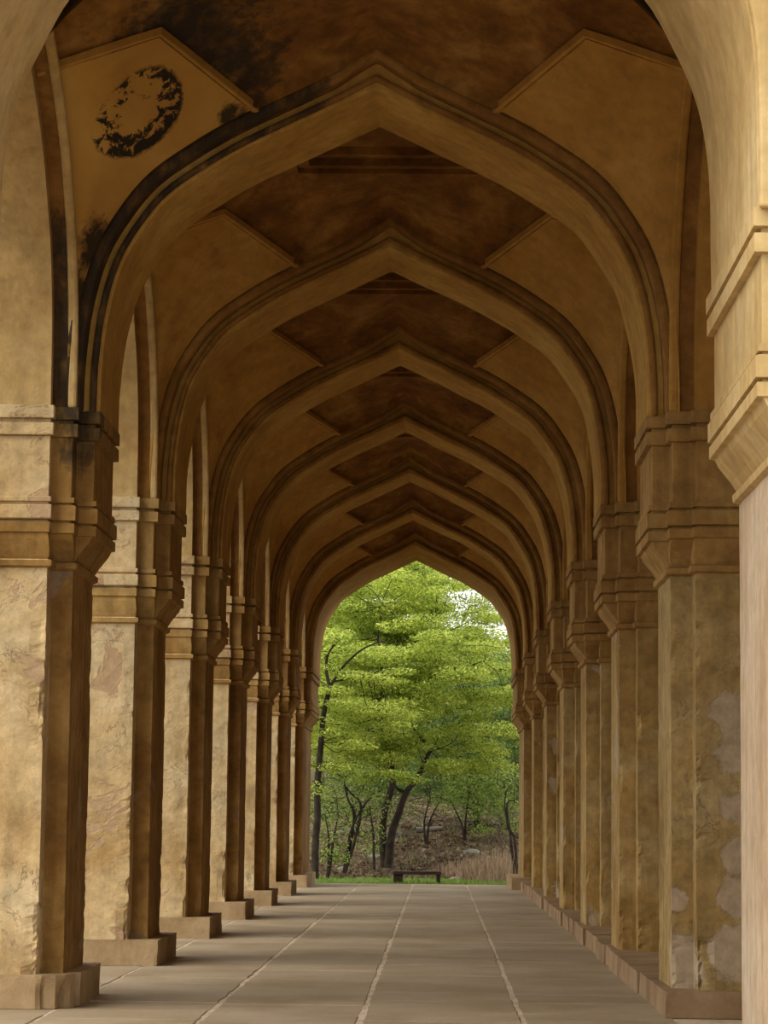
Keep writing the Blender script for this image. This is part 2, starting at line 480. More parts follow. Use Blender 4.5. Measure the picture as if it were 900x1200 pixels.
def worn_prism(poly, z0, z1, seed, step=0.13, amp=0.008, chip=0.05, lowchip=1.0, rows=34, near=False):
    """a shaft with uneven faces and broken arrises"""
    pts, corner = [], []
    n = len(poly)
    if near: rows *= 3
    for i in range(n):
        a, b = Vector(poly[i]), Vector(poly[(i + 1) % n])
        L = (b - a).length
        m = max(2, int(L / step))
        ts = [k / m for k in range(m)]
        edge = min(0.035 / L, 0.3 / m)
        ts = sorted(set(ts + [edge, 1 - edge]))
        for t in ts:
            pts.append(a.lerp(b, t)); corner.append(1.0 if t == 0 else (0.45 if t in (edge, 1 - edge) else 0.0))
    cen = Vector((sum(p.x for p in pts) / len(pts), sum(p.y for p in pts) / len(pts)))
    secs = []
    for r in range(rows + 1):
        z = z0 + (z1 - z0) * r / rows
        row = []
        for p, c in zip(pts, corner):
            q = Vector((p.x, p.y, z))
            w = noise.noise(q * 1.7 + Vector((seed, 0, 0))) * amp
            dirv = (cen - p).normalized()
            if c:
                h = noise.noise(Vector((p.x * 3 + seed, p.y * 3, z * 2.6))) + 0.5 * noise.noise(Vector((p.x * 9, p.y + seed, z * 8)))
                low = max(0.0, 1 - (z - z0) / 1.1) * 0.45 * lowchip
                if near: h += 0.35 * noise.noise(Vector((p.x * 20, p.y * 20 + seed, z * 17)))
                w += c * chip * max(0.0, h - 0.20 + low)
            row.append((p.x + dirv.x * w, p.y + dirv.y * w))
        secs.append((row, z))
    return loft(secs)

ORD = ['nearest', 'second', 'third', 'fourth', 'fifth', 'sixth', 'seventh', 'farthest']
LEFT_LABEL = {
    0: 'thick end pier on the left of the nearest arch, mostly outside the frame',
    1: 'left pier with black sooty capital and rounded broken base, beside the left frame edge',
    2: 'left pier with squared base, directly behind the sooty one',
    3: 'left pale plaster pier, third from the camera, its dark edge straight and clean',
    4: 'left pier with a dark knot of damage on its edge, fourth from the camera',
    5: 'left plaster pier, fifth from the camera along its row',
    6: 'left plaster pier, sixth from the camera, just before the green opening',
    7: 'left end pier edging the green opening, under the farthest arch'}
RIGHT_LABEL = {
    0: 'pinkish cream end pier at the right edge of the picture, nearest the camera',
    1: 'right ochre pier with grey bare patches and crumbling foot at the ledge end',
    2: 'right ochre pier, second along the stone ledge',
    3: 'right ochre pier, third along the stone ledge',
    4: 'right ochre pier, fourth along the stone ledge',
    5: 'right ochre pier, fifth along the stone ledge',
    6: 'right ochre pier, sixth along the ledge, last before the end pier',
    7: 'right end pier on its own base block, edging the green opening'}

def make_pier(k, sx):
    up, lo = pier_ranges(k)
    yc = 0.5 * (lo[2][0] + lo[2][1])
    lab = (LEFT_LABEL if sx < 0 else RIGHT_LABEL)[k]
    t = thing('pier', lab, 'pier', (sx * 3.2, yc, 0), 'piers of the left row' if sx < 0 else 'piers of the right row')
    near = (k == 0 and sx > 0)
    z0 = 0.26 if sx < 0 or k in (7,) else (0.20 if k else 0.0)
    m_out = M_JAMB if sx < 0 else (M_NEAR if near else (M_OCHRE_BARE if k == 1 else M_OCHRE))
    m_in = M_NEAR if near else (M_PILASTER if sx < 0 else (M_OCHRE_BARE if k == 1 else M_OCHRE))  # left pilaster browner than its shaft: shade of the step put into the colour
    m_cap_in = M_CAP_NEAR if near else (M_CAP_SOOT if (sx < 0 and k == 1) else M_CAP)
    XO = 3.97 if sx < 0 else 3.505
    upx = (2.35, X2 + .02, X3, XO) if k == 0 and sx < 0 else (X1, X2, X3, XO)
    lox = LOX[:3] + (XO,)
    def part(name, vf, mat, bevel=0.0, label=None, kids=None):
        o = mesh_obj(name, *flip(vf, sx), mat, None, False, bevel)
        rel(o, t)
        if label: o['label'] = label
        return o
    # shaft and the pilaster that carries the transverse arch
    o0, o1 = lo[2]
    a0, a1 = lo[0]
    part('shaft', worn_prism([(XO, o0), (XO, o1), (X3, o1), (X3, o0)], z0, 3.60, k * 7.3 + sx, chip=0.03 if near else (0.13 if k == 1 else 0.085), lowchip=1.8 if k < 3 and sx < 0 else 1.0, near=k in (1, 2)), m_out, 0.0)
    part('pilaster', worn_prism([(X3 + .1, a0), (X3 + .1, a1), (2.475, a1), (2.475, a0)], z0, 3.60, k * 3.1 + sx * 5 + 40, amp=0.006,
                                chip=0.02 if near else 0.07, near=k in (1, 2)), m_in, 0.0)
    # base
    if sx < 0 or k == 7:
        if k == 1:
            part('base_block', worn_prism([(4.1, o0 - .06), (4.1, o1 + .06), (2.36, o1 + .06), (2.34, o0 + .30), (2.42, o0 + .08), (2.58, o0 - .05)], 0.0, 0.27, 3.3, 0.07, 0.035, 0.16, 1.3, 10),
                 M_BASE, 0.0, 'chipped and rounded stone base')
        else:
            xi = 2.20 if (k == 7 and sx > 0) else 2.33
            part('base_block', worn_prism([(XO + .005, o0 - .06), (XO + .005, o1 + .06), (xi, o1 + .06), (xi, o0 - .06)], 0.0, z0 + 0.005, 3.3 * k, 0.15, 0.01, 0.03, 0.6, 4),
                 M_BASE)
    # capital: on the left, jamb daylight and nave shade are put into two plaster colours
    def cap(name, secs, bevel):
        full_secs = [(blend_poly(up, lo, f, d, upx, lox), z) for z, f, d in secs]
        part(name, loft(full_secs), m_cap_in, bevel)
        if sx < 0:      # pale daylit tone on the jamb side of the capital
            pass
    cap('corbel', [(3.62, 1.0, 0.0), (3.655, 0.93, 0.012), (3.70, 0.80, 0.018), (3.755, 0.52, 0.016), (3.80, 0.28, 0.012), (3.845, 0.10, 0.004),
                   (3.85, 0.0, 0.02), (3.93, 0.0, 0.02)], 0.006)
    cap('capital_block', [(3.90, 0.0, -0.012), (SPRING, 0.0, -0.012)], 0.01)
    cap('lower_moulding', [(3.56, 1.0, 0.004), (3.575, 1.0, 0.035), (3.62, 1.0, 0.04), (3.632, 1.0, 0.004)], 0.0)
    cap('middle_moulding', [(3.865 + .085, 0.0, 0.0), (3.955, 0.0, 0.028), (4.075, 0.0, 0.028), (4.085, 0.0, 0.0)], 0.0)
    cap('middle_moulding', [(4.10, 0.0, -.002), (4.102, 0.0, 0.012), (4.145, 0.0, 0.012), (4.147, 0.0, -.002)], 0.0)
    cap('upper_moulding', [(4.645, 0.0, 0.0), (4.65, 0.0, 0.03), (4.755, 0.0, 0.03), (4.76, 0.0, 0.0)], 0.0)
    cap('upper_moulding', [(4.79, 0.0, 0.0), (4.793, 0.0, 0.035), (4.895, 0.0, 0.035), (4.90, 0.0, 0.0)], 0.0)
    if sx < 0 or near:
        # the outer order's pale daylit plaster tone continues over the capital
        m = M_JAMB if sx < 0 else M_CAP_NEAR
        secs = [(3.58, .012), (3.625, .012), (3.63, .0), (3.80, .004), (3.86, .035), (3.94, .04), (4.10, .05), (4.80, .05)]
        part('outer_frieze', loft([([(XO + .002, o0 - d), (XO + .002, o1 + d), (X3 - .004, o1 + d), (X3 - .004, o0 - d)], z) for z, d in secs]), m, 0.004)
        for za, zb, d in ((3.575, 3.63, 0.035), (3.875, 3.935, .06), (3.96, 4.075, .085), (4.10, 4.145, .07), (4.65, 4.755, .085), (4.79, 4.90, .092)):
            part('outer_fillet', loft([([(XO + .004, o0 - d), (XO + .004, o1 + d), (X3 - d * .4, o1 + d), (X3 - d * .4, o0 - d)], z) for z in (za, zb)]), m, 0.008)
    return t

# ------------------------------------------------------------------ the setting: ground, floor, ledge, walls, roof
g = mesh_obj('ground', *box_vf(-90, 90, -30, 64.0, -0.9, -0.12), M_EARTH)
g['kind'] = 'structure'
floor = mesh_obj('floor', *box_vf(-5.2, 5.2, -3.0, 61.4, -0.5, -0.006), M_MORTAR)
floor['kind'] = 'structure'
def slab_vf(x0, x1, y0, y1, z, seed):
    rnd = random.Random(seed)
    pts = []
    def side(ax, ay, bx, by, n):
        for k in range(n):
            t = k / n
            j = 0.0 if k == 0 else rnd.uniform(-.012, .012)
            nx, ny = (by - ay), -(bx - ax)
            L = math.hypot(nx, ny)
            pts.append((ax + (bx - ax) * t + nx / L * j, ay + (by - ay) * t + ny / L * j))
    side(x0, y0, x1, y0, 3); side(x1, y0, x1, y1, 5); side(x1, y1, x0, y1, 3); side(x0, y1, x0, y0, 5)
    cx, cy = (x0 + x1) / 2, (y0 + y1) / 2
    inner = [(cx + (x - cx) * 0.985, cy + (y - cy) * 0.985) for x, y in pts]
    return loft([(pts, -0.06), (pts, z - 0.006), (inner, z)])
cols = [(-4.95, -3.72, .012), (-3.72, -2.48, .012), (-2.48, -1.245, .014), (-1.245, -0.02, .018), (-0.02, 1.245, .018), (1.245, 2.46, .012)]
seed = 0
for ci, (xa, xb, gap) in enumerate(cols):
    y = 9.0 + random.uniform(0, .6)
    while y < 61.1:
        L = random.uniform(0.8, 1.5) if ci > 1 else random.uniform(1.4, 2.0)
        yb = min(y + L, 61.4)
        if 61.4 - yb < 0.4: yb = 61.4
        seed += 1
        wl = gap * random.uniform(.6, 1.4)
        s = mesh_obj('floor_slab', *slab_vf(xa + wl, xb - gap * random.uniform(.6, 1.4), y + .006, yb - .006, random.uniform(-.004, .003), seed), M_SLAB, floor)
        y = yb

ledge = thing('ledge', 'low stone ledge running along the foot of the right piers', 'ledge', (2.9, 20.6, 0))
y = 20.66
k = 0
while y < 57.2:
    L = random.uniform(0.9, 1.7)
    yb = min(y + L, 57.3)
    if 57.3 - yb < .5: yb = 57.3
    j = random.uniform(-.02, .02)
    o = mesh_obj('ledge_stone', *worn_prism([(3.5, y + .008), (3.5, yb - .008), (2.395 + j, yb - .008), (2.395 + j, y + .008)], 0.0, 0.205 + random.uniform(-.008, .004),
                                            k * 1.7, 0.25, 0.006, 0.03, 0.3, 3), M_LEDGE)
    rel(o, ledge)
    y = yb; k += 1

roof = mesh_obj('roof', *box_vf(-4.2, 4.4, 13.7, 61.3, 8.75, 9.2), M_WALL)
roof['kind'] = 'structure'
wall_right = mesh_obj('wall_right', *box_vf(3.52, 4.3, 13.9, 61.1, -0.1, 8.8), M_WALL)
wall_right['kind'] = 'structure'
wall_left = mesh_obj('wall_left', *box_vf(-4.05, -2.75, 13.9, 61.1, 8.2, 8.9), M_WALL)
wall_left['kind'] = 'structure'
for sx, wall in ((-1, wall_left), (1, wall_right)):
    mat_in = M_SIDE if sx < 0 else M_CELL
    for b in BAY_C:
        v, f = panel(HALF_S, 0.0, X3, XO, 8.8, PITCH / 2 + .001, 'x', b)
        mesh_obj('side_arch', *flip((v, f), sx), mat_in, wall)
        v, f = ring(HALF_S, 0.105, 0.20, 2.50, X3 + .1, 0, 'x', b)
        mesh_obj('side_archivolt', *flip((v, f), sx), M_BAND_SOOT if sx < 0 and b < 20 else M_BAND, wall, False, 0.01)
        v, f = ring(HALF_S, 0.07, 0.13, 2.445, 2.53, 0, 'x', b)
        mesh_obj('roll_moulding', *flip((v, f), sx), M_SIDE if sx < 0 else M_CELL, wall, False, 0.025)
    for (ya, yb) in ((13.76, 15.64), (58.2, 61.18)):
        mesh_obj('pier_wall', *flip(box_vf(X3, XO, ya, yb, SPRING, 8.8), sx), M_FACADE if ya < 20 else mat_in, wall)

# ------------------------------------------------------------------ transverse arches
ARCH_LABEL = ['wide pale arch cut by the top corners of the picture, nearest the camera',
              'pointed arch blackened by soot along its left haunch',
              'second pointed arch of brown plaster behind the sooty one',
              'middle brown pointed arch, third counting the sooty one as first',
              'brown pointed arch, fourth counting the sooty one as first',
              'brown pointed arch, fifth counting the sooty one as first',
              'brown pointed arch, last before the one framing the trees',
              'deep pointed arch framing the green trees, farthest away']
for k in range(8):
    up, lo = pier_ranges(k)
    (a0, a1) = up[0]
    HT = HALF_0 if k == 0 else HALF_T
    t = thing('transverse_arch', ARCH_LABEL[k], 'arch', (0, 0.5 * (a0 + a1), SPRING), 'pointed arches across the arcade')
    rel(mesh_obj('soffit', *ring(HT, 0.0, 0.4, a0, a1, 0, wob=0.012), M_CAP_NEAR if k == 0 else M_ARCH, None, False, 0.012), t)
    if k == 0:
        f0, f1, b0, b1 = a0 + .3, a1 + .055, a0 + .3, a1 + .2
    elif k == 7:
        f0, f1, b0, b1 = a0 - .055, a1 - .3, a0 - .2, a1 - .3
    else:
        f0, f1, b0, b1 = a0 - .055, a1 + .055, a0 - .2, a1 + .2
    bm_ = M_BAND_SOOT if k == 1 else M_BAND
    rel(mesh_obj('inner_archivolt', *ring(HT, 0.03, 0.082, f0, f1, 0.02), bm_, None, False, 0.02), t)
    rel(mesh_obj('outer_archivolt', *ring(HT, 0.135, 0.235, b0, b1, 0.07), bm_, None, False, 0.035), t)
    o = mesh_obj('spandrel', *panel(HT, 0.15, a0 + .03, a1 - .03, 8.8, 2.645), M_FACADE if k == 0 else M_WALL)
    rel(o, t)
    if k == 0:
        rel(mesh_obj('facade_archivolt', *ring(HT, 0.0, 0.14, a0 - .10, a0 - .035, 0.0), M_CAP_NEAR, None, False, 0.015), t)

# ------------------------------------------------------------------ piers
for k in range(8):
    for sx in (-1, 1):
        make_pier(k, sx)

# ------------------------------------------------------------------ vault of each bay (modelled round the bay's centre)
VW, UW = 2.20, 2.53
EXT = offset_half(HALF_T, 0.22, 0.05)
SEXT = offset_half(HALF_S, 0.13)
P1 = (1.03, VW, at_curve(EXT, 1.03))
P2 = (UW, 0.88, at_curve(SEXT, 0.88))
VX = (1.69, 1.0, 7.70)
def polyline(pts, n):
    acc = [0.0]
    for a, b in zip(pts[:-1], pts[1:]):
        acc.append(acc[-1] + (Vector(b) - Vector(a)).length)
    out = []
    for i in range(n + 1):
        s = acc[-1] * i / n
        for j in range(len(acc) - 1):
            if s <= acc[j + 1] + 1e-9:
                t = (s - acc[j]) / max(acc[j + 1] - acc[j], 1e-9)
                out.append(Vector(pts[j]).lerp(Vector(pts[j + 1]), t))
                break
    return out
NS, NW = 26, 16
e1 = polyline([(x, VW, z) for x, z in EXT if x > 1.03] + [P1], NS)
e2 = polyline([(UW, min(v, VW - .03), z) for v, z in SEXT if v > 0.88] + [P2], NS)
def pendentive_vf():
    v, f = [], []
    mid1 = (Vector(P1) + Vector(P2)) / 2
    for i in range(NS + 1):
        s = i / NS
        a, b = e1[i], e2[i]
        m = (a + b) / 2 + (Vector(VX) - mid1) * s ** 1.6
        m += (Vector((UW, VW, m.z)) - m) * 0.25 * (1 - s) ** 1.0 * s      # hollow towards the corner low down
        for w in range(NW + 1):
            q = w / NW
            lin = a.lerp(m, 2 * q) if q < .5 else m.lerp(b, 2 * q - 1)
            bez = a * (1 - q) ** 2 + (2 * m - (a + b) / 2) * (2 * q * (1 - q)) + b * q * q
            r = 0.25 + 0.75 * s ** 2
            v.append(lin * r + bez * (1 - r))
    for i in range(NS):
        for w in range(NW):
            k = i * (NW + 1) + w
            f.append((k, k + 1, k + NW + 2, k + NW + 1))
    return v, f
FR = 0.92
def rib_vf():
    A, B, V = Vector(P1), Vector(P2), Vector(VX)
    pts = [A + Vector((-.06, .1, -.03)), A] + [A.lerp(V, t) for t in (.25, .5, .75)] + [V] + [V.lerp(B, t) for t in (.25, .5, .75)] + [B, B + Vector((.1, 0, -.03))]
    N = len(pts) - 1
    v, f = [], []
    for i, p in enumerate(pts):
        d = (pts[min(i + 1, N)] - pts[max(i - 1, 0)]).normalized()
        s = d.cross(Vector((0, 0, 1))).normalized()          # sideways
        for a, h in ((-.03, .06), (-.03, -.004), (-.015, -.014), (.012, -.012), (.03, .0), (.03, .06)):
            v.append(p + s * a + Vector((0, 0, h)))
    for i in range(N):
        for k in range(6):
            j = (k + 1) % 6
            f.append((i * 6 + k, i * 6 + j, i * 6 + 6 + j, i * 6 + 6 + k))
    f.append(tuple(range(5, -1, -1))); f.append(tuple(N * 6 + k for k in range(6)))
    return v, f
def severy_vf(side):
    """curved field above an arch crest, up to the square frame; side: 'y' above a transverse arch, 'x' above a side arch"""
    L, U = [], []
    n = 28
    for i in range(n + 1):
        t = -1 + 2 * i / n
        if side == 'y':
            x = t * VX[0]
            if abs(x) > P1[0]:
                q = (abs(x) - P1[0]) / (VX[0] - P1[0])
                p = Vector(P1).lerp(Vector(VX), q)
                L.append(Vector((math.copysign(p.x, x), p.y, p.z)))
            else:
                L.append(Vector((x, VW, at_curve(EXT, abs(x)))))
            U.append(Vector((t * FR, FR, 8.12)))
        else:
            y = t * VX[1]
            if abs(y) > P2[1]:
                q = (abs(y) - P2[1]) / (VX[1] - P2[1])
                p = Vector(P2).lerp(Vector(VX), q)
                L.append(Vector((p.x, math.copysign(p.y, y), p.z)))
            else:
                L.append(Vector((UW, y, at_curve(SEXT, abs(y)))))
            U.append(Vector((FR, t * FR, 8.12)))
    rows = [0, 0.0001, .15, .3, .45, .6, .75, .9, 1.0]
    v, f = [], []
    for ri, r in enumerate(rows):
        for a, b in zip(L, U):
            p = a.lerp(b, r)
            p.z += 0.05 * math.sin(math.pi * r) + (0.075 * (1 - r) if ri else -0.02)
            v.append(p)
    m = n + 1
    for i in range(len(rows) - 1):
        for k in range(n):
            f.append((i * m + k, i * m + k + 1, (i + 1) * m + k + 1, (i + 1) * m + k))
    return v, f
def frame_vf(h0, h1, z0, z1):
    """square step: riser at h0 from z0 to z1, then a soffit in to h1"""
    sq = lambda h, z: [(-h, -h, z), (h, -h, z), (h, h, z), (-h, h, z)]
    v = sq(h0, z0) + sq(h0, z1) + sq(h1, z1)
    f = []
    for r in (0, 4):
        for i in range(4):
            j = (i + 1) % 4
            f.append((r + i, r + j, r + 4 + j, r + 4 + i))
    return v, f

def orient_down(o):
    """single vault skins: normals face the room below"""
    me = o.data
    import bmesh
    b = bmesh.new(); b.from_mesh(me)
    s = sum(fc.normal.z * fc.calc_area() for fc in b.faces)
    if s > 0:
        bmesh.ops.reverse_faces(b, faces=b.faces)
    b.to_mesh(me); b.free()
pv, pf = pendentive_vf()
def mirror(v, f, mx, my):
    vv = [(x * mx, y * my, z) for x, y, z in v]
    return vv, ([tuple(reversed(q)) for q in f] if mx * my < 0 else f)
proto = bpy.data.objects.new('ceiling', None)
C.objects.link(proto)
proto['kind'] = 'structure'
proto.location = (0, BAY_C[0], 0)
pend = {}
for mx in (1, -1):
    for my in (1, -1):
        o = mesh_obj('pendentive', *mirror(pv, pf, mx, my), M_CELL, proto, True)
        orient_down(o)
        pend[(mx, my)] = o
        mesh_obj('edge_moulding', *mirror(*rib_vf(), mx, my), M_CELL, proto)
sev = {}
for side, sg in (('y', 1), ('y', -1), ('x', 1), ('x', -1)):
    v, f = severy_vf(side)
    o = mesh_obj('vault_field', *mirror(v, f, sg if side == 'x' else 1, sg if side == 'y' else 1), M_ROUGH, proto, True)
    orient_down(o)
    sev[(side, sg)] = o
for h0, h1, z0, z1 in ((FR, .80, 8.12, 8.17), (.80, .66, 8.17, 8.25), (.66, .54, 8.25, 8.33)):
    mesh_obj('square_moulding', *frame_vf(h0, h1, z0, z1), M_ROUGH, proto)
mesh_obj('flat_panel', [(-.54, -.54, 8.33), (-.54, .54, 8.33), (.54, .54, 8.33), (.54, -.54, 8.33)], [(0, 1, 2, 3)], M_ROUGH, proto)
parts = list(proto.children)
for b in BAY_C[1:]:
    r = proto.copy()
    C.objects.link(r)
    r.location = (0, b, 0)
    for p in parts:
        c = p.copy()
        c.parent = r
        C.objects.link(c)
def own(o, mat):
    o.data = o.data.copy()
    o.data.materials[0] = mat
own(pend[(-1, 1)], M_CELL_MOULD)
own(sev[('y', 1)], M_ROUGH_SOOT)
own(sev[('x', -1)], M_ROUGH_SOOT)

# ------------------------------------------------------------------ outside: hillside, bench, trees
def px(x, y, depth):
    """a point seen at photograph pixel x, y at this distance down the arcade"""
    dx, dy = x - VPX, y - VPY
    return Vector((CAM.x + (dx + dy * ROLL) * depth / F, depth, CAM.z - (dy - dx * ROLL) * depth / F))
def hill(x, y):
    t = max(0.0, y - 66.0)
    return -0.13 + 0.0 * x + 0.10 * t * min(1, t / 8) + 0.25 * noise.noise(Vector((x * .35, y * .25, 3))) * min(1, t / 5)
nx, ny = 80, 70
v, f = [], []
for j in range(ny + 1):
    for i in range(nx + 1):
        x = -40 + 80 * i / nx; y = 63.9 + 60 * j / ny
        v.append((x, y, hill(x, y)))
for j in range(ny):
    for i in range(nx):
        k = j * (nx + 1) + i
        f.append((k, k + 1, k + nx + 2, k + nx + 1))
hs = mesh_obj('hillside', v, f, M_EARTH, None, True)
hs['kind'] = 'structure'

def quads_obj(name, cen, ax, ay, mat, parent=None):
    """many small leaves: centres, half axes (numpy N x 3) -> one mesh of diamond quads"""
    n = len(cen)
    co = np.empty((n, 4, 3))
    co[:, 0] = cen - ax; co[:, 1] = cen + ay * 1.0 - ax * .1; co[:, 2] = cen + ax; co[:, 3] = cen - ay * 1.0 - ax * .1
    me = bpy.data.meshes.new(name)
    me.vertices.add(n * 4); me.loops.add(n * 4); me.polygons.add(n)
    me.vertices.foreach_set('co', co.reshape(-1))
    me.loops.foreach_set('vertex_index', np.arange(n * 4, dtype=np.int32))
    me.polygons.foreach_set('loop_start', np.arange(0, n * 4, 4, dtype=np.int32))
    me.update(calc_edges=True)
    me.materials.append(mat)
    o = bpy.data.objects.new(name, me)
    C.objects.link(o)
    if parent: rel(o, parent)
    o['kind'] = 'stuff'
    return o

def leaves(pads, per, size, flat=0.35, droop=0.0):
    """pads: list of (centre, radii); leaves lie in flattened sprays"""
    cs, xs, ys = [], [], []
    for c, r in pads:
        n = max(8, int(per * r[0] * r[1] * 3.0))
        d = RNG.normal(size=(n, 3)); d /= np.linalg.norm(d, axis=1)[:, None]
        rad = RNG.random(n) ** 0.45
        p = np.array(c) + d * rad[:, None] * np.array(r)
        p[:, 2] -= droop * rad ** 2 * r[2]
        nrm = RNG.normal(size=(n, 3)) * flat + np.array([0, -0.15, 1.0]); nrm /= np.linalg.norm(nrm, axis=1)[:, None]
        t = RNG.normal(size=(n, 3)); t -= (t * nrm).sum(1)[:, None] * nrm; t /= np.linalg.norm(t, axis=1)[:, None]
        if droop:
            t[:, 2] -= droop; t /= np.linalg.norm(t, axis=1)[:, None]
        b = np.cross(nrm, t)
        s = size * RNG.uniform(.6, 1.3, n)
        cs.append(p); xs.append(t * s[:, None]); ys.append(b * (s * .42)[:, None])
    return np.concatenate(cs), np.concatenate(xs), np.concatenate(ys)

def tubes(lines):
    """branches: list of [(Vector, radius)...] -> one tapered tube mesh"""
    v, f = [], []
    for ln in lines:
        base = len(v)
        for i, (p, r) in enumerate(ln):
            a = ln[max(i - 1, 0)][0]; b = ln[min(i + 1, len(ln) - 1)][0]
            d = (b - a).normalized()
            s = d.cross(Vector((0, 1, 0.1))).normalized(); q = d.cross(s)
            for k in range(6):
                an = k * math.pi / 3
                v.append(p + s * math.cos(an) * r + q * math.sin(an) * r)
        for i in range(len(ln) - 1):
            for k in range(6):
                j = (k + 1) % 6
                f.append((base + i * 6 + k, base + i * 6 + j, base + i * 6 + 6 + j, base + i * 6 + 6 + k))
    return v, f

def limb(pts, r0, r1, sub=4, wig=0.04):
    """smooth wiggly branch through points"""
    out = []
    n = len(pts)
    for i in range(n - 1):
        for k in range(sub):
            t = k / sub
            p0 = pts[max(i - 1, 0)]; p1 = pts[i]; p2 = pts[i + 1]; p3 = pts[min(i + 2, n - 1)]
            p = 0.5 * (2 * p1 + (p2 - p0) * t + (2 * p0 - 5 * p1 + 4 * p2 - p3) * t * t + (3 * p1 - p0 - 3 * p2 + p3) * t ** 3)
            w = (i + t) / (n - 1)
            out.append((p + noise.noise_vector(p * 1.3) * wig, r0 + (r1 - r0) * w))
    out.append((pts[-1], r1))
    return out

def grow(start, pads, r=0.03):
    """fine twigs from the nearest limb to a leaf spray, and a few inside the spray"""
    ls = []
    for c, rad in pads:
        c = Vector(c)
        if (c - start).length < 1.5:
            m = start.lerp(c, .5) + Vector((random.uniform(-.2, .2), random.uniform(-.2, .2), random.uniform(-.2, .15)))
            ls.append(limb([start, m, c], r, 0.007, 5, .08))
        for _ in range(2):
            a = c + Vector((random.uniform(-1, 1) * rad[0], random.uniform(-1, 1) * rad[1], random.uniform(-.6, .2) * rad[2])) * .7
            e = c + Vector((random.uniform(-1, 1) * rad[0], random.uniform(-1, 1) * rad[1], random.uniform(-.2, .6) * rad[2])) * .9
            ls.append(limb([a, a.lerp(e, .5) + Vector((0, 0, .06)), e], 0.012, 0.004, 3))
    return ls

def rand_pads(n, cen, rad, pad_r, keep=lambda p: True, seed=1):
    rnd = random.Random(seed)
    out = []
    while len(out) < n:
        q = Vector((rnd.uniform(-1, 1), rnd.uniform(-1, 1), rnd.uniform(-1, 1)))
        if q.length > 1: continue
        p = Vector((cen[0] + q.x * rad[0], cen[1] + q.y * rad[1], cen[2] + q.z * rad[2]))
        if not keep(p): continue
        s = rnd.uniform(.7, 1.25)
        out.append((tuple(p), (pad_r[0] * s, pad_r[1] * s, pad_r[2] * s)))
    return out

def tree(name, label, base, trunk_lines, fork, pads, per, size, leafmat, flat=0.35, droop=0.0, cat='tree', twig=0.013, group=None):
    t = thing(name, label, cat, base, group)
    o = mesh_obj('trunk', *tubes(trunk_lines), M_BARK, None, True)
    rel(o, t)
    fl = []
    fork = fork + [p for ln in trunk_lines for p, r in ln[len(ln) // 2:]]
    for i, p in enumerate(pads):
        st = min(fork, key=lambda q: (q - Vector(p[0])).length)
        fl += grow(st, [p], twig)
    b = mesh_obj('branches', *tubes(fl), M_BARK, None, True)
    b['kind'] = 'stuff'
    rel(b, t)
    quads_obj('foliage', *leaves(pads, per, size, flat, droop), leafmat, t)
    return t

def ground_at(p):
    return Vector((p.x, p.y, hill(p.x, p.y) - .1))
# main tree with leaning twin stems in the middle
D = 71.0
b0 = ground_at(px(455, 1010, D))
P = lambda x, y, d=D: px(x, y, d)
tl = [limb([b0, P(458, 985), P(467, 955), P(476, 930), P(489, 912, 71.5), P(505, 880, 72)], .13, .05),
      limb([b0 + Vector((-.1, 0.1, 0)), P(449, 985, 71.2), P(452, 950, 71.3), P(461, 915, 71.4), P(455, 880, 71.6), P(447, 840), P(450, 797)], .12, .05),
      limb([P(450, 797), P(445, 770), P(443, 745), P(447, 715)], .045, .018),
      limb([P(450, 797), P(470, 768), P(490, 752), P(510, 730)], .04, .015),
      limb([P(470, 835), P(495, 806), P(512, 787), P(517, 765), P(525, 740)], .045, .015),
      limb([P(512, 787), P(540, 784), P(565, 776)], .03, .012),
      limb([P(505, 880, 72), P(470, 835), P(440, 818)], .05, .03),
      limb([P(476, 930), P(463, 922), P(458, 905)], .05, .03)]
forks = [P(447, 715), P(510, 730), P(525, 740), P(565, 776), P(443, 745), P(490, 752), P(450, 797), P(512, 787), P(447, 840), P(505, 880, 72)]
def sky_gap(p):
    """the crown thins out up on the right"""
    X = VPX + (p.x - CAM.x) * F / p.y; Y = VPY - (p.z - CAM.z) * F / p.y
    return (Y > 640 + max(0, X - 508) * 1.05) and Y < 900
pads = rand_pads(230, (-0.4, 72.5, 5.9), (4.0, 3.4, 3.6), (.75, .75, .22), sky_gap, 3)
pads += [(tuple(P(x, y, 73.5)), (.9, .7, .3)) for x, y in ((400, 720), (425, 700), (450, 690), (470, 720), (455, 745), (420, 745), (485, 700), (475, 675), (440, 720), (500, 745), (530, 760), (467, 751), (458, 738), (475, 760), (440, 755))]
pads += [(tuple(P(455, 908, 69.8)), (.9, .5, .12)), (tuple(P(420, 915, 69.9)), (.6, .5, .12)), (tuple(P(480, 915, 70.2)), (.6, .4, .12)),
         (tuple(P(540, 690, 73)), (.5, .5, .10)), (tuple(P(575, 725, 73)), (.5, .5, .12)), (tuple(P(590, 755, 73)), (.6, .5, .15))]
tree('acacia_tree', 'tall tree with twin leaning stems and bright yellow-green sprays, behind the bench', tuple(b0), tl, forks, pads, 560, .047, M_LEAF, .6)
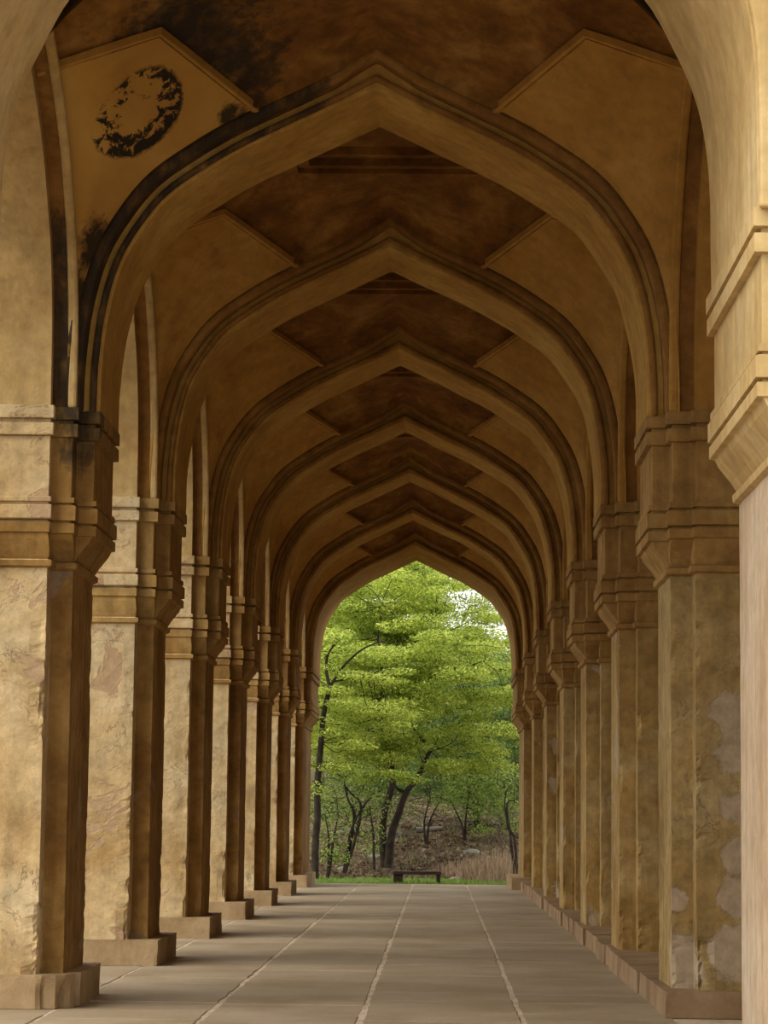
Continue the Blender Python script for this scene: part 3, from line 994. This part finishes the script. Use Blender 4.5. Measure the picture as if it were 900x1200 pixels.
# left tree leaning in from behind the left pier
D = 66.5
b1 = ground_at(px(370, 1020, D))
tl = [limb([b1, P(372, 960, D), P(374, 900, D), P(379, 845, D), P(386, 806, D)], .10, .06),
      limb([P(386, 806, D), P(382, 785, D), P(385, 768, D), P(393, 757, D)], .05, .02),
      limb([P(386, 806, D), P(400, 785, D), P(425, 762, D), P(452, 752, D)], .045, .014),
      limb([P(388, 800, D), P(415, 795, D), P(445, 788, D)], .03, .012)]
pads = rand_pads(70, (-2.6, 67.8, 4.6), (2.3, 2.0, 2.3), (.62, .62, .15), lambda p: True, 5)
pads += [(tuple(P(385, 860, 66)), (.5, .4, .15)), (tuple(P(390, 900, 66)), (.5, .4, .15)), (tuple(P(375, 925, 66)), (.4, .4, .2))]
tree('acacia_tree', 'slender dark-stemmed tree leaning out from beside the left end pier', tuple(b1), tl,
     [P(393, 757, D), P(452, 752, D), P(445, 788, D), P(386, 806, D), P(379, 845, D)], pads, 420, .045, M_LEAF, .55)
# darker weeping tree on the right, farther back
D = 79.0
b2 = ground_at(px(560, 1000, D))
tl = [limb([b2, P(556, 940, D), P(548, 890, D), P(540, 850, D)], .11, .06), limb([P(548, 890, D), P(565, 855, D), P(580, 830, D)], .06, .025),
      limb([P(540, 850, D), P(520, 830, D), P(505, 822, D)], .05, .02), limb([P(540, 850, D), P(545, 815, D)], .04, .02)]
pads = rand_pads(130, (1.5, 79.5, 4.6), (3.0, 2.2, 2.7), (.6, .6, .38), lambda p: True, 9)
tree('weeping_tree', 'dark green tree with drooping twigs at the right of the opening', tuple(b2), tl,
     [P(580, 830, D), P(505, 822, D), P(545, 815, D), P(540, 850, D)], pads, 480, .05, M_LEAF_DARK, .8, .8)
# pale trees closing the view behind
for i, (x, y, w, h, s) in enumerate([(375, 780, 3.2, 4.8, 21), (455, 780, 3.2, 4.8, 22), (535, 850, 3.2, 3.6, 23), (605, 845, 3.0, 3.4, 24)]):
    D = 92.0 + 3 * (i % 2)
    c = px(x, y, D)
    bb = ground_at(c)
    pads = rand_pads(110, (c.x, D, c.z), (w, 2.0, h), (1.0, .8, .4), lambda p: True, s)
    tree('background_tree', ['pale green tree closing the view at the far left of the opening', 'green tree standing behind the twin-stemmed one',
                             'green tree standing behind the drooping one', 'yellow-green tree at the right edge of the opening, far back'][i],
         tuple(bb), [limb([bb, bb.lerp(c, .5), c], .14, .05)], [c, bb.lerp(c, .7)], pads, 170, .085, [M_LEAF, M_LEAF_MID, M_LEAF_MID, M_LEAF][i], .5)
# understorey: leaning dark saplings and bushes
def shrub(label, base_px, D, lines, pads_px, size, mat, per=300, droop=.3, cat='shrub', name='shrub', flat=.7):
    b = ground_at(px(base_px[0], base_px[1], D))
    ls = [limb([b] + [px(x, y, D + dd) for x, y, dd in ln], .045, .012) for ln in lines]
    forks = [px(x, y, D + dd) for ln in lines for x, y, dd in ln]
    pads = [(tuple(px(x, y, D + dd)), (r, r * .8, r * k)) for x, y, dd, r, k in pads_px]
    return tree(name, label, tuple(b), ls, forks, pads, per, size, mat, flat, droop, cat, .012)
shrub('leaning dark sapling left of the twin stems', (404, 1010), 69.0, [[(410, 980, 0), (422, 952, 0), (436, 935, 0)], [(415, 960, .1), (408, 935, 0), (404, 915, 0)],
      [(424, 950, 0), (412, 930, .2), (398, 915, .2)]], [(400, 912, 0, .5, .5), (436, 930, 0, .45, .5), (420, 922, .3, .5, .6), (412, 950, .5, .4, .6), (395, 935, .6, .5, .6), (425, 900, .6, .6, .4)], .042, M_LEAF_MID, 430)
shrub('low green bush at the foot of the left end pier', (385, 1012), 67.5, [[(386, 985, 0), (382, 960, 0)], [(392, 980, 0), (398, 955, .2)]],
      [(378, 985, 0, .5, .9), (392, 970, .2, .5, .9), (386, 1000, 0, .4, .6), (380, 940, .2, .5, .7), (374, 960, .2, .4, .7), (398, 990, .4, .35, .7), (385, 915, .6, .5, .6), (402, 1003, .3, .35, .5)], .045, M_LEAF_MID, 430)
shrub('drooping green bush in front of the twin stems', (440, 1012), 70.2, [[(438, 975, 0), (434, 945, 0)]],
      [(432, 950, 0, .4, 1.1), (442, 970, .1, .38, 1.0), (425, 980, .2, .35, .9), (448, 938, .2, .4, .8), (436, 990, .2, .35, .6), (420, 960, .4, .35, .9), (455, 958, 1.4, .35, .9)], .045, M_LEAF_MID, 330, .9)
shrub('green bush in the clearing right of the bench', (545, 1000), 76.0, [[(545, 960, 0), (550, 925, 0)], [(540, 965, 0), (525, 935, .2)]],
      [(550, 925, 0, .8, .6), (525, 935, .2, .7, .6), (575, 930, .3, .75, .6), (560, 950, .2, .6, .5), (590, 945, .2, .6, .6), (540, 905, .4, .8, .5), (580, 905, .4, .8, .5), (565, 970, .1, .45, .5), (600, 965, .1, .45, .5)], .055, M_LEAF_MID, 420)
shrub('bare crooked sapling against the right end pier', (604, 1010), 66.5, [[(602, 985, 0), (594, 970, 0), (592, 945, 0), (594, 925, 0)], [(594, 950, 0), (602, 938, .1)]],
      [(594, 915, 0, .32, .8), (602, 930, .1, .28, .8), (585, 905, .2, .3, .7)], .04, M_LEAF_MID, 130)
shrub('thin dark-leaved shrub on the bank behind the bench', (500, 1000), 75.0, [[(497, 965, 0), (505, 935, 0)], [(503, 965, 0), (516, 940, .1)]],
      [(505, 925, 0, .6, .5), (518, 935, .1, .5, .5), (490, 940, .2, .5, .5), (480, 955, .4, .5, .5), (500, 905, .4, .6, .5)], .05, M_LEAF_DARK, 190)
shrub('dark brushwood thicket on the bank behind the leaning sapling', (420, 985), 77.0, [[(418, 960, 0), (412, 935, 0)], [(424, 955, 0), (432, 930, .2)], [(410, 962, 0), (396, 940, .1)]],
      [(400, 950, 0, .8, .5), (425, 940, .3, .8, .5), (450, 945, .3, .7, .5), (380, 940, .2, .8, .5), (470, 930, .4, .8, .5), (410, 915, .6, .9, .5), (445, 910, .6, .9, .5)], .055, M_LEAF_DARK, 330)

# fallen trunks, rocks and leaf litter on the bank
for lab, x0, y0, x1, y1, D in (('pale fallen trunk lying on the bank at left', 388, 962, 420, 968, 78.0), ('grey fallen trunk lying on the bank at right', 487, 970, 518, 977, 79.0)):
    a, b = px(x0, y0, D), px(x1, y1, D + .4)
    for q in (a, b): q.z = hill(q.x, q.y) + .08
    o = mesh_obj('fallen_trunk', *tubes([limb([a, a.lerp(b, .5), b], .10, .06, 4, .05)]), M_ROCK, None, True)
    o['label'] = lab; o['category'] = 'log'
def rock_vf(c, s, seed):
    import bmesh
    bm = bmesh.new()
    bmesh.ops.create_icosphere(bm, subdivisions=2, radius=1)
    for vv in bm.verts:
        q = vv.co.normalized() * (1 + .35 * noise.noise(vv.co * 1.4 + Vector((seed, 0, 0))))
        vv.co = Vector((q.x * s[0], q.y * s[1], q.z * s[2])) + c
    v = [tuple(x.co) for x in bm.verts]; f = [tuple(x.index for x in fc.verts) for fc in bm.faces]
    bm.free()
    return v, f
for i, (x, y, D, s, lab) in enumerate([(535, 1012, 68.0, .16, 'small pale rock on the bank right of the bench'), (553, 990, 73.0, .2, 'grey rock above the dry grass'),
                                        (462, 966, 78.0, .22, 'pale rock between the tree stems'), (440, 990, 73.0, .15, 'small grey rock under the drooping bush'),
                                        (405, 1003, 70.0, .14, 'small rock at the foot of the leaning sapling')]):
    c = px(x, y, D); c.z = hill(c.x, c.y) + s * .15
    o = mesh_obj('rock', *rock_vf(c, (s * 1.4, s, s * .6), i * 3.1), M_ROCK, None, True)
    o['label'] = lab; o['category'] = 'rock'
def scatter(n, x0, x1, y0, y1):
    x = RNG.uniform(x0, x1, n); y = RNG.uniform(y0, y1, n)
    z = np.array([hill(a, b) for a, b in zip(x, y)])
    return np.stack([x, y, z], 1)
p = scatter(9000, -5, 5, 65, 90)
ax = RNG.normal(size=p.shape) * np.array([.07, .07, .03]); ay = RNG.normal(size=p.shape) * np.array([.04, .04, .03])
o = quads_obj('leaf_litter', p + np.array([0, 0, .03]), ax, ay, M_LITTER)
o['label'] = 'brown fallen leaves and twigs covering the bank under the trees'; o['category'] = 'leaves'
def blades(p, h, w, lean):
    n = len(p)
    hh = h * RNG.uniform(.5, 1.3, n)
    d = RNG.normal(size=(n, 3)) * lean; d[:, 2] = 1; d /= np.linalg.norm(d, axis=1)[:, None]
    ax = d * (hh / 2)[:, None]
    ay = np.stack([np.ones(n) * w, RNG.normal(size=n) * w * .3, np.zeros(n)], 1)
    return p + ax, ax, ay
o = quads_obj('grass', *blades(scatter(16000, -4.5, 4.5, 62.6, 67.5), .13, .010, .45), M_GRASS)
o['label'] = 'strip of short green grass beyond the end of the stone floor'; o['category'] = 'grass'
o = quads_obj('undergrowth', *blades(scatter(9000, -5, 5, 67.5, 86), .20, .012, 1.2), M_SCRUB)
o['label'] = 'tangled brown and green undergrowth scattered over the bank'; o['category'] = 'undergrowth'
for i, (x, D, n, h, lab) in enumerate([(580, 66.5, 420, .75, 'tall clump of dry straw grass in front of the right end pier'),
                                       (562, 67.5, 300, .6, 'dry straw grass clump left of the tallest clump'),
                                       (596, 68.0, 260, .8, 'dry straw grass clump half behind the right end pier'),
                                       (540, 69.0, 220, .45, 'low thin dry grass clump nearest the bench')]):
    c = px(x, 1015, D)
    q = np.stack([c.x + RNG.normal(size=n) * .28, c.y + RNG.normal(size=n) * .35, np.zeros(n)], 1)
    q[:, 2] = [hill(a, b) for a, b in q[:, :2]]
    t = thing('dry_grass_clump', lab, 'grass', (c.x, c.y, hill(c.x, c.y)), 'dry grass clumps by the right end pier')
    quads_obj('blades', *blades(q, h, .008, .18), M_DRY, t)

# bench on the grass
bz = -0.12
bc = px(488.5, 1037, 64.0)
bench = thing('bench', 'low dark brown stone bench on the grass at the end of the arcade', 'bench', (bc.x, 64.0, bz))
def bpart(name, x0, x1, y0, y1, z0, z1):
    return mesh_obj(name, *box_vf(x0, x1, y0, y1, z0, z1), M_BENCH, bench, False, 0.01)
bpart('seat', -.60, .60, -.2, .2, .29, .37)
bpart('leg', -.58, -.35, -.16, .16, 0, .29)
bpart('leg', .49, .58, -.16, .16, 0, .29)
bench.rotation_euler.z = math.radians(3)
